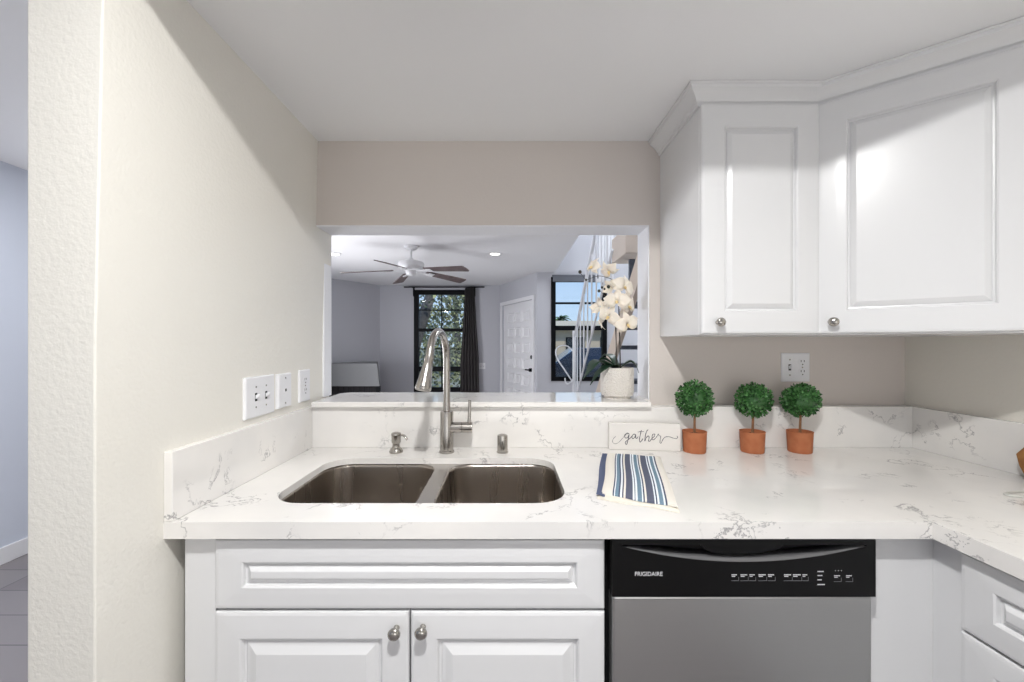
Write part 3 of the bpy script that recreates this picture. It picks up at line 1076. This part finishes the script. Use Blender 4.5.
def sheet(c00, c10, c01, c11, z0, z1, nu, nv, name, m, amp=.0008, seed=0, hem=0.0):
    """c00 back-left, c10 back-right, c01 front-left, c11 front-right"""
    rn = random.Random(seed)
    c00, c10, c01, c11 = [Vector((*c, 0)) for c in (c00, c10, c01, c11)]
    top, bot, uvs = [], [], []
    for j in range(nv + 1):
        for i in range(nu + 1):
            a, b_ = i / nu, j / nv
            p = (c00 * (1 - a) + c10 * a) * (1 - b_) + (c01 * (1 - a) + c11 * a) * b_
            wv = .0015 * math.sin(b_ * 7 + seed) * (1 if 0 < i < nu else 1.2)
            p = p + Vector((wv, 0, 0)) + Vector((0, .003 * math.sin(a * 9 + seed * 2), 0)) * b_
            ed = min(a, 1 - a) * nu / 2
            ed2 = min(b_, 1 - b_) * nv / 2
            f = min(1, math.sqrt(min(1, ed)) * .6 + .4) * min(1, math.sqrt(min(1, ed2)) * .6 + .4)
            z = z0 + (z1 - z0) * f + amp * math.sin(a * 11 + b_ * 5 + seed) + hem * max(0, b_ - .9) * 10 * abs(math.sin(a * 8))
            top.append((p.x, p.y, z)); bot.append((p.x, p.y, z0)); uvs.append((a, b_))
    n = (nu + 1)
    fs = []
    for j in range(nv):
        for i in range(nu):
            fs.append((j * n + i, j * n + i + 1, (j + 1) * n + i + 1, (j + 1) * n + i))
    k = len(top)
    fb = [tuple(k + q for q in f)[::-1] for f in fs]
    rim = [(i, i + 1) for i in range(nu)] + [(nu + j * n, nu + (j + 1) * n) for j in range(nv)]
    rim += [(nv * n + i + 1, nv * n + i) for i in range(nu)] + [((j + 1) * n, j * n) for j in range(nv)]
    fr_ = [(a + k, b_ + k, b_, a) for a, b_ in rim]
    mb = MB().add(top + bot, fs + fb + fr_)
    o_ = mb.build(name, m, tw, smooth=True)
    uvl = o_.data.uv_layers.new(name='UVMap')
    uu = uvs + uvs
    for lp in o_.data.loops:
        uvl.data[lp.index].uv = uu[lp.vertex_index]
    loc(o_)
    return o_


sheet((.336, 1.452), (.516, 1.400), (.226, 1.046), (.398, .962), cz + .0005, cz + .007, 16, 26, 'under_fold', 'towel_under', seed=1)
sheet((.334, 1.460), (.352, 1.455), (.228, 1.066), (.246, 1.046), cz + .0065, cz + .011, 3, 24, 'rolled_edge', 'towel_blue', seed=2)
sheet((.353, 1.456), (.520, 1.405), (.243, 1.064), (.402, .975), cz + .007, cz + .0155, 26, 30, 'top_fold', 'towel_striped', seed=3, hem=.0025)

# ------------------------------------------------------------------ wooden board and looped cord at the right edge
b = MB()
D = 1.05
c0 = Vector((XR - .075, 1.13, cz))
pb = [(-.16, 0), (-.02, 0), (0, .02), (.012, .075), (0, .14), (-.02, .15), (-.16, .15)]
# octagonal-ended board leaning on the right backsplash, mostly past the frame edge
pts2 = []
T = frame_fn((0, 0, 0), (0, 1, 0), (1, 0, 0))
a_end = (1.494, 1.208)
prof2 = [(0.0, .082), (-.016, .110), (-.05, .152), (-.30, .152), (-.33, .12), (-.33, .05), (-.30, .0115), (-.05, .0115), (-.016, .052)]
lo = []
for off in (0, .016):
    lo.append([(1.494 - off + (z - .06) * .35, 1.213 + a, cz + z - .0105) for a, z in prof2])
b.loft(lo)
o = b.build('wooden_board', 'board_wood', None, bevel=.003, base=(1.49, 1.04, cz))
tag(o, 'brown wooden board leaning at the right backsplash, cut by photo edge', 'board')
ring = [(1.366 + .055 * math.cos(t) * 1.4, 1.072 + .022 * math.sin(t), cz + .003) for t in [2 * PI * k / 28 for k in range(29)]]
o = MB().tube(ring, .003, 8).build('looped_cord', 'cord_white', None, smooth=True, base=(1.33, 1.055, cz))
tag(o, 'thin pale cord loop lying on counter below the wooden board', 'cord')

# ------------------------------------------------------------------ orchid on the ledge
OX, OY, OZ = .444, 1.675, 1.0895
O = Vector((OX, OY, OZ))
orc = thing('potted_orchid', 'white moth orchid in speckled white pot at right end of ledge', 'potted plant', O)
lo = []
for r_, z in ((.050, 0), (.050, .008), (.060, .012), (.0635, .03), (.0635, .118), (.061, .122), (.058, .122), (.057, .112)):
    lo.append([(x, y, z) for x, y in rrect(-r_, r_, -r_, r_, r_ * .85, 10)])
MB().loft(lo, True, True).build('pot', 'ceramic_white', orc, smooth=50)
b = MB().lathe([(.055, .110), (.04, .117), (.01, .121), (.002, .121)], 22)
b.build('moss', 'soil', orc, smooth=True)


def OP_(px, py, dd=0.0):
    D_ = OY + dd
    return pt(px, py, D_) - O


leafs = [((614, 368), (598, 362), (590, 370), (583, 379), .018, -.05), ((618, 368), (606, 360), (600, 361), (594, 368), .016, .03),
         ((620, 368), (630, 362), (636, 366), (639, 373), .014, -.02), ((618, 368), (612, 358), (606, 355), (600, 358), .014, .06), ((616, 368), (610, 366), (598, 374), (590, 385), .015, -.075)]
for a0, a1, a2, a3, hw, dd in leafs:
    q = catmull([OP_(*a0), OP_(*a1, dd * .4), OP_(*a2, dd * .8), OP_(*a3, dd)], 5)
    m = MB(); n = len(q); row = []
    for i, p in enumerate(q):
        t = i / (n - 1)
        ww = 1.6 * hw * math.sin(PI * min(1, .12 + .88 * t) ** .8) if t < 1 else .001
        ww = max(.0015, ww)
        tn = (q[min(i + 1, n - 1)] - q[max(i - 1, 0)]).normalized()
        sd = tn.cross(Vector((0, 0, 1))).normalized()
        row.append([p - sd * ww + Vector((0, 0, ww * .35)), p, p + sd * ww + Vector((0, 0, ww * .35))])
    m.loft(row, False, False, closed=False)
    o = m.build('leaf', 'orchid_leaf', orc, smooth=True)
    md = o.modifiers.new('solid', 'SOLIDIFY'); md.thickness = .0016
for P, rr in (([(616, 370), (616.2, 345), (616, 318)], .0017), ([(620.5, 370), (620, 340), (619, 309)], .0019)):
    MB().tube([OP_(*p) for p in P], rr, 8).build('stake', 'orchid_stem', orc)
stem1 = [(620, 369, 0), (619.5, 340, 0), (618.6, 309, 0), (617.6, 295, 0), (617, 285, 0), (614, 280.5, -.01), (607, 277.5, -.01), (598.7, 276, -.02), (590, 278.5, -.02), (586, 279.5, -.02), (580, 272.5, -.02)]
stem2 = [(616.5, 369, 0), (616, 340, 0), (614.5, 316, 0), (613, 306, 0), (610, 300, -.01), (605, 296, -.01), (600, 290.5, -.02)]
for s_ in (stem1, stem2):
    q = catmull([OP_(*p) for p in s_], 6)
    MB().tube(q, [.0017 - .0008 * i / len(q) for i in range(len(q))], 8).build('flower_stem', 'orchid_stem', orc, smooth=True)
for px, py, r_ in ((580, 272, .0072), (586, 280, .005), (599, 291, .006), (602, 287.5, .005), (608.5, 286.8, .007), (604.5, 289, .0045)):
    c = OP_(px, py, -.02)
    b = MB().lathe([(r_ * .15, -r_), (r_ * .7, -r_ * .75), (r_, 0), (r_ * .75, r_ * .8), (r_ * .1, r_ * 1.15)], 14, c)
    b.build('bud', 'bud_dark', orc, smooth=True)


def flower(px, py, size, yaw, pitch, roll, dd):
    c = OP_(px, py, dd); size *= 1.1
    Mx = Matrix.Rotation(yaw, 3, 'Z') @ Matrix.Rotation(pitch, 3, 'X') @ Matrix.Rotation(roll, 3, 'Y')
    m = MB()
    spec = [(90, 1.0, .42), (210, .92, .40), (330, .92, .40), (10, 1.02, .72), (170, 1.02, .72)]
    for ix, (aa, ln, wd2) in enumerate(spec):
        a = R(aa)
        t = Vector((math.cos(a), 0, math.sin(a))); sd = Vector((-math.sin(a), 0, math.cos(a)))
        rows = []
        for j in range(7):
            v = j / 6
            half = wd2 * size * .5 * math.sin(PI * (.08 + .86 * v) ** .9) * 1.35
            row = []
            for k in range(5):
                s_ = (k - 2) / 2
                p = t * (size * ln * (.06 + .94 * v - .10 * s_ * s_ * v)) + sd * (half * s_)
                cup = -.10 * size * math.sin(PI * v) + .22 * size * v * v + (.002 if ix > 2 else 0) - .06 * size * s_ * s_
                p += Vector((0, cup - (.004 if ix > 2 else 0), 0))
                row.append(c + Mx @ p)
            rows.append(row)
        m.loft(rows, False, False, closed=False)
    o = m.build('flower', 'petal', orc, smooth=True)
    md = o.modifiers.new('solid', 'SOLIDIFY'); md.thickness = .0008
    k = MB()
    pts_ = [c + Mx @ Vector((0, -.004 - .012 * i / 4, -.002 - .012 * (i / 4) ** 1.6)) for i in range(5)]
    k.tube(pts_, [.004, .0052, .006, .0045, .0015], 10)
    k.build('flower_lip', 'lip_yellow', o, smooth=True)
    return o


flower(593, 267, .040, R(-62), R(-18), R(15), -.02)
flower(609, 270.5, .042, R(-50), R(38), R(-20), .0)
flower(624, 287, .052, R(25), R(-8), R(20), -.02)
flower(617, 301, .050, R(-18), R(-6), R(5), -.045)
flower(628, 306, .050, R(40), R(5), R(-10), .015)
flower(609, 316, .046, R(-35), R(12), R(30), -.02)
flower(627, 324, .050, R(12), R(8), R(-15), -.03)
flower(600, 307, .040, R(150), R(10), R(10), .03)
flower(602, 321, .038, R(-120), R(10), R(50), .03)
flower(611, 287, .036, R(160), R(-20), R(40), .03)

# ------------------------------------------------------------------ living room: curtain, rod, fan, lights, fireplace
cur = thing('curtain', 'long dark grey curtain panel hanging right of the far black window', 'curtain', (-.70, 7.57, 0))
rows = []
for j in range(15):
    v = j / 14
    z = 2.33 - v * 2.28
    hw = .085 + .10 * min(1, v * 1.8) - .02 * math.sin(v * 3)
    cx = -.715 + .035 * v * 0
    row = []
    for i in range(61):
        a = i / 60
        row.append((.02 + (a - .5) * 2 * hw, .0 - .0 + .030 * math.sin(a * 2 * PI * 6 + .6 * math.sin(v * 4)) * (0.7 + .3 * v), z))
    rows.append(row)
m = MB().loft(rows, False, False, closed=False)
o = m.build('panel', 'curtain_fabric', cur, smooth=True)
md = o.modifiers.new('solid', 'SOLIDIFY'); md.thickness = .003
rod = thing('curtain_rod', 'thin black curtain rod mounted above the far black window', 'curtain rod', (-1.2, 7.57, 2.345))
MB().tube([(-.68, 0, 0), (.79, 0, 0)], .013, 12).build('pole', 'frame_black', rod, smooth=True)
for x in (-.52, .60):
    b = MB().box(x - .012, x + .012, -.012, .10, -.012, .012)
    b.box(x - .016, x + .016, .088, .0995, -.16, .02)
    b.build('bracket', 'frame_black', rod)

droop = R(4)
FC = Vector((-1.064, 4.6, LC))
fan = thing('ceiling_fan', 'white five-blade ceiling fan with brown blades seen through the opening', 'ceiling fan', FC)
MB().lathe([(.075, 0), (.075, -.012), (.068, -.03), (.035, -.048), (.018, -.052)], 32).build('canopy', 'fan_white', fan, smooth=True)
MB().tube([(0, 0, -.04), (0, 0, -.17)], .013, 14).build('downrod', 'fan_white', fan, smooth=True)
MB().lathe([(.022, -.135), (.03, -.15), (.085, -.165), (.135, -.18), (.145, -.20), (.145, -.235), (.125, -.262), (.06, -.275), (.055, -.31), (.04, -.325), (.01, -.33)], 40).build('motor_housing', 'fan_white', fan, smooth=True)
for k in range(5):
    a = R(332 + 72 * k)
    Mz = Matrix.Rotation(a, 3, 'Z'); Mp = Matrix.Rotation(droop, 3, 'Y') @ Matrix.Rotation(R(-13), 3, 'X')
    m = MB()
    out = [(.20, -.045), (.72, -.068), (.735, -.055), (.74, .0), (.735, .055), (.72, .068), (.20, .045), (.19, 0)]
    m.prism([out], -.004, .004)
    m.v = [Mz @ (Mp @ p) + Vector((0, 0, -.262)) for p in m.v]
    m.build('blade', 'fan_blade', fan)
    q = MB().box(.09, .26, -.018, .018, -.012, -.005).box(.22, .29, -.035, .035, -.011, -.005)
    q.v = [Mz @ (Mp @ p) + Vector((0, 0, -.266)) for p in q.v]
    q.build('blade_iron', 'fan_white', fan)
# recessed downlights
rl = thing('recessed_downlight', 'glowing round recessed ceiling light left of the fan', 'ceiling light', (-2.08, 5.0, LC), 'recessed lights in the living room ceiling')
MB().lathe([(.085, 0), (.085, -.004), (.062, -.006), (.058, -.002)], 32, caps=False).build('trim_ring', 'trim_white', rl, smooth=True)
MB().lathe([(.058, -.002), (.058, -.003)], 32).build('lens', 'lamp_glow', rl)
LXY = [(-2.08, 5.0), (-.145, 5.0)]
dup(rl, (-.145, 5.0, LC), 'glowing round recessed ceiling light right of the fan')
for i, (x, y) in enumerate(LXY):
    lamp('downlight_light', 'AREA', (x, y, LC - .012), 1.6, (1, .97, .93), size=.11, shape='DISK')
# flush fixture in the kitchen recess
kf = thing('flush_ceiling_fixture', 'round flush ceiling fixture in the recess above the camera', 'ceiling light', (.03, .05, 2.36))
MB().lathe([(.13, 0), (.13, -.012), (.115, -.018), (.112, -.014)], 36, caps=True).build('ring', 'trim_white', kf, smooth=True)
MB().lathe([(.108, -.0145), (.108, -.019), (.07, -.0215), (.01, -.0225)], 32).build('lens', 'lamp_glow', kf, smooth=True)

# fireplace
fp = thing('fireplace', 'grey fireplace surround with dark firebox in the far left corner', 'fireplace', (-2.6, 6.95, 0))
b = MB()
FPO = Vector((-2.6, 6.95, 0))


def FPB(m, name, mt, bv=0):
    m.v = [p - FPO for p in m.v]
    return m.build(name, mt, fp, bevel=bv)


FPB(MB().loft([[(-2.985, 6.58, .635), (-2.02, 6.58, .635), (-2.25, 7.35, .635), (-2.55, 7.35, .635), (-2.985, 6.72, .635)],
               [(-2.985, 6.60, .995), (-2.07, 6.60, .995), (-2.29, 7.35, .995), (-2.55, 7.35, .995), (-2.985, 6.72, .995)]]), 'hood', 'mantel_grey', .004)
FPB(MB().box(-2.985, -2.90, 6.60, 6.66, 0, .635).box(-2.08, -2.03, 6.60, 6.66, 0, .635).box(-2.90, -2.08, 6.62, 6.66, 0, .10), 'frame', 'frame_black')
FPB(MB().box(-2.90, -2.08, 6.70, 6.74, .0, .634), 'firebox', 'brick_dark')
m = MB()
for k in range(10):
    m.box(-2.88 + k * .085, -2.872 + k * .085, 6.645, 6.655, .1, .634)
m.box(-2.90, -2.08, 6.64, 6.655, .50, .515)
FPB(m, 'screen', 'firebox')

# roller shade over the stair window
o = MB().box(W2[0] + .02, W2[1] - .02, 6.20, 6.215, 2.24, 2.33).tube([(W2[0] + .01, 6.215, 2.325), (W2[1] - .01, 6.215, 2.325)], .02, 12).build('roller_shade', 'shade_grey', None, base=(1.09, 6.21, 2.24))
tag(o, 'rolled-up grey shade at top of the black window by the stairs', 'window shade')

# ------------------------------------------------------------------ staircase
stc = thing('staircase', 'open-riser staircase with pale stringers and grey treads behind the orchid', 'staircase', (1.15, 5.9, 0))
SO = Vector((1.15, 5.9, 0))
rise, run = .215, .262
slope = rise / run
x0s, x1s = 1.15, 2.05
yb = 6.16


def strg(x):
    m = MB()
    y_end = 3.2
    z_end = (yb - y_end) * slope
    m.prism([[(yb, 0), (yb, .05), (y_end, z_end + .05), (y_end, z_end - .22), (yb - .25, 0)]], x, x + .045, 'x')
    m.v = [p - SO for p in m.v]
    return m


strg(x0s).build('stringer', 'stair_beige', stc)
strg(x1s).build('stringer', 'stair_beige', stc)
for k in range(1, 14):
    y = yb - run * k
    z = rise * k
    if y < 3.2:
        break
    m = MB().box(x0s + .045, x1s, y - .02, y + run + .0, z - .045, z)
    m.v = [p - SO for p in m.v]
    m.build('tread', 'tread_grey', stc)
# landing flight overhead
ld = thing('upper_landing', 'pale boxed stair landing high behind the orchid', 'stair landing', (1.6, 4.7, 2.33))
b = MB().box(1.30, 2.79, 4.55, 5.15, 2.30, 2.60)
b.v = [p - Vector((1.6, 4.7, 2.33)) for p in b.v]
b.build('box', 'stair_beige', ld, bevel=.01)
b = MB().box(1.44, 1.50, 4.86, 4.92, 1.95, 2.30)
b.v = [p - Vector((1.6, 4.7, 2.33)) for p in b.v]
b.build('post', 'tread_grey', ld)
# white iron railing
rl_ = thing('stair_railing', 'white wrought iron stair railing with scrolled end by the window', 'railing', (1.0, 5.75, 0))
RO = Vector((1.0, 5.75, 0))
rx = .99


def rz_at(y):
    return .92 + (5.9 - y) * slope


def RP(m, name):
    m.v = [p - RO for p in m.v]
    return m.build(name, 'iron_white', rl_, smooth=True)


RP(MB().tube([(rx - .02, 6.0, 0), (rx - .02, 6.0, 1.50)], .024, 10), 'newel_post')
RP(MB().tube([(rx, 6.02, 1.42), (rx, 5.9, 1.52), (rx, 3.9, 1.52 + 2.0 * slope)], .022, 10), 'handrail')
RP(MB().tube([(rx, 6.0, .50), (rx, 5.9, .55), (rx, 3.9, .55 + 2.0 * slope)], .013, 8), 'bottom_rail')
for k in range(8):
    y = 5.85 - k * .25
    RP(MB().tube([(rx, y, .55 + (5.9 - y) * slope), (rx, y, 1.52 + (5.9 - y) * slope)], .0095, 8), 'baluster')
# scrolls on the open end
sc_pts = [pt(px, py, 6.0) for px, py in ((572, 381), (564, 369), (557, 358), (556, 350), (560, 346), (567, 346), (573, 351))]
RP(MB().tube(catmull(sc_pts, 6), .010, 8), 'scroll')
sc_pts = [pt(px, py, 5.95) for px, py in ((574, 376), (572, 381), (568, 384), (565.5, 382), (565, 378))]
RP(MB().tube(catmull(sc_pts, 6), .010, 8), 'scroll')
for q_ in ((600, 603, 606, 609, 612),):
    up = thing('upper_railing', 'white vertical slat railing high above the stairs', 'railing', (1.25, 5.6, 2.2))
    UO = Vector((1.25, 5.6, 2.2))
    for px in q_:
        p = pt(px, 240, 5.6)
        m = MB().box(p.x - .016, p.x + .016, 5.58, 5.62, 2.18, 3.2)
        m.v = [v - UO for v in m.v]
        m.build('slat', 'iron_white', up)
    m = MB().box(1.2, 1.50, 5.57, 5.63, 2.14, 2.185)
    m.v = [v - UO for v in m.v]
    m.build('bottom_rail', 'iron_white', up)

# ------------------------------------------------------------------ outdoors
struct(MB().box(-60, 60, 8.1, 120, -.35, -.15).build('ground_outside', 'outside_ground'))


def crown(rn, c, rad, n, size, m=None, flat=1.0):
    m = m or MB()
    for i in range(n):
        d = Vector((rn.gauss(0, 1), rn.gauss(0, 1), rn.gauss(0, 1))).normalized()
        p = Vector(c) + Vector((d.x * rad, d.y * rad, d.z * rad * flat)) * rn.random() ** .45
        t = Vector((rn.uniform(-1, 1), rn.uniform(-1, 1), rn.uniform(-1, 1))).normalized()
        sd = t.cross(Vector((rn.uniform(-1, 1), rn.uniform(-1, 1), rn.uniform(-1, 1)))).normalized()
        l_ = size * rn.uniform(.6, 1.3)
        m.add([p, p + t * l_ * .5 + sd * l_ * .3, p + t * l_, p + t * l_ * .5 - sd * l_ * .3], [(0, 1, 2, 3)])
    return m


def tree(loc_, lean, h, label, seed, crowns, size, nleaf, r0=.2):
    rn = random.Random(seed)
    t = thing('leafy_tree', label, 'tree', loc_, 'trees outside the far window')
    q = catmull([(0, 0, -.15), (lean[0] * .4, lean[1] * .4, h * .4), (lean[0], lean[1], h)], 8)
    MB().tube(q, [r0 * (1 - .6 * i / (len(q) - 1)) for i in range(len(q))], 12).build('trunk', 'tree_bark', t, smooth=True)
    for k in range(5):
        a = rn.uniform(0, 2 * PI); b0 = q[int(len(q) * rn.uniform(.45, .9))]
        e = b0 + Vector((math.cos(a) * 1.1, math.sin(a) * .8, rn.uniform(.4, 1.2)))
        MB().tube([b0, (b0 + e) / 2 + Vector((0, 0, .1)), e], [.07, .05, .02], 8).build('branch', 'tree_bark', t, smooth=True)
    m = MB()
    for c, r_ in crowns:
        crown(rn, c, r_, nleaf, size, m)
    m.build('foliage', 'tree_leaf', t)


tree((-2.9, 11.0, 0), (1.3, .2), 4.0, 'tree with thick dark leaning trunk nearest outside the far window', 1,
     [((.6, 1.2, 1.2), 1.0), ((1.5, .6, 2.4), 1.0), ((-.2, .8, 2.6), .9), ((1.2, 1.5, .6), .9), ((2.3, 1.3, 3.2), .9)], .13, 700, .24)
tree((-2.2, 19.5, 0), (-.4, .2), 5.0, 'bushy pale green tree further back outside the far window', 2,
     [((0, 0, 1.2), 1.5), ((-1.4, .5, 2.2), 1.5), ((1.5, .3, 1.6), 1.4), ((.3, .8, 3.4), 1.2), ((-3.0, .5, 1.6), 1.5)], .17, 900, .2)
# palm
pl = thing('palm_tree', 'small distant palm tree against blue sky outside the stair window', 'tree', (4.3, 33, 0))
MB().tube([(0, 0, -.15), (.1, 0, 2), (0, 0, 3.3)], [.16, .12, .1], 10).build('trunk', 'tree_bark', pl, smooth=True)
m = MB(); rn = random.Random(4)
for k in range(26):
    a = rn.uniform(0, 2 * PI); el = rn.uniform(-.3, 1.2)
    d = Vector((math.cos(a) * math.cos(el), math.sin(a) * math.cos(el), math.sin(el)))
    rows = []
    sd = d.cross(Vector((0, 0, 1))).normalized()
    for j in range(6):
        v = j / 5
        p = Vector((0, 0, 3.3)) + d * 1.15 * v - Vector((0, 0, .8 * v * v))
        hw = .15 * math.sin(PI * (.1 + .88 * v))
        rows.append([p - sd * hw - Vector((0, 0, hw * .6)), p, p + sd * hw - Vector((0, 0, hw * .6))])
    m.loft(rows, False, False, closed=False)
m.build('fronds', 'palm_leaf', pl)
# neighbouring house
hs_ = thing('neighbour_house', 'beige stucco building with pale flat roof outside the stair window', 'building', (4.0, 24, 0))
MB().box(-4, 6, 0, 6, -.15, 2.15).build('wall', 'stucco', hs_)
MB().box(-4.4, 6.4, -.5, 6.4, 2.15, 2.62).build('roof', 'roof_white', hs_)
for x in (-2.6, -.6, 1.4):
    f_ = MB().box(x, x + 1.1, -.03, .02, .7, 1.7).build('window', 'frame_black', hs_)
    MB().box(x + .08, x + 1.02, -.045, -.03, .78, 1.62).build('pane', 'car_glass', f_)
# parked car
car = thing('parked_car', 'dark blue parked car outside the stair window behind the railing', 'car', (2.6, 13.2, -.15))
prof_c = [(-2.0, .30), (-2.05, .62), (-1.9, .80), (-1.15, .90), (-.55, 1.32), (.75, 1.36), (1.45, .98), (2.0, .90), (2.1, .62), (2.05, .30)]
lo = []
for y, k in ((-.86, .0), (-.80, .03), (.80, .03), (.86, .0)):
    lo.append([(x * (.985 if abs(y) > .83 else 1), y * (.86 if z > 1.0 else 1), z) for x, z in prof_c])
MB().loft(lo).build('body', 'car_blue', car, bevel=.04, seg=3)
for x0_, x1_ in ((-1.0, -.05), (.05, 1.1)):
    m = MB().add([(x0_, -.83, .95), (x1_, -.83, .95), (x1_ - (.25 if x1_ > 1 else 0), -.765, 1.25), (x0_ + (.42 if x0_ < -.5 else 0), -.765, 1.25),
                  (x0_, -.78, .95), (x1_, -.78, .95), (x1_ - (.25 if x1_ > 1 else 0), -.72, 1.25), (x0_ + (.42 if x0_ < -.5 else 0), -.72, 1.25)],
                 [(0, 1, 2, 3), (4, 7, 6, 5), (0, 4, 5, 1), (1, 5, 6, 2), (2, 6, 7, 3), (3, 7, 4, 0)])
    m.build('side_window', 'car_glass', car)
for x in (-1.3, 1.35):
    for y in (-.82, .64):
        MB().tube([(x, y, .32), (x, y + .18, .32)], .32, 24).build('wheel', 'rubber', car, smooth=True)

for o in list(bpy.data.objects):
    if '_w' in o:
        del o['_w']
print('objects', len(bpy.data.objects))
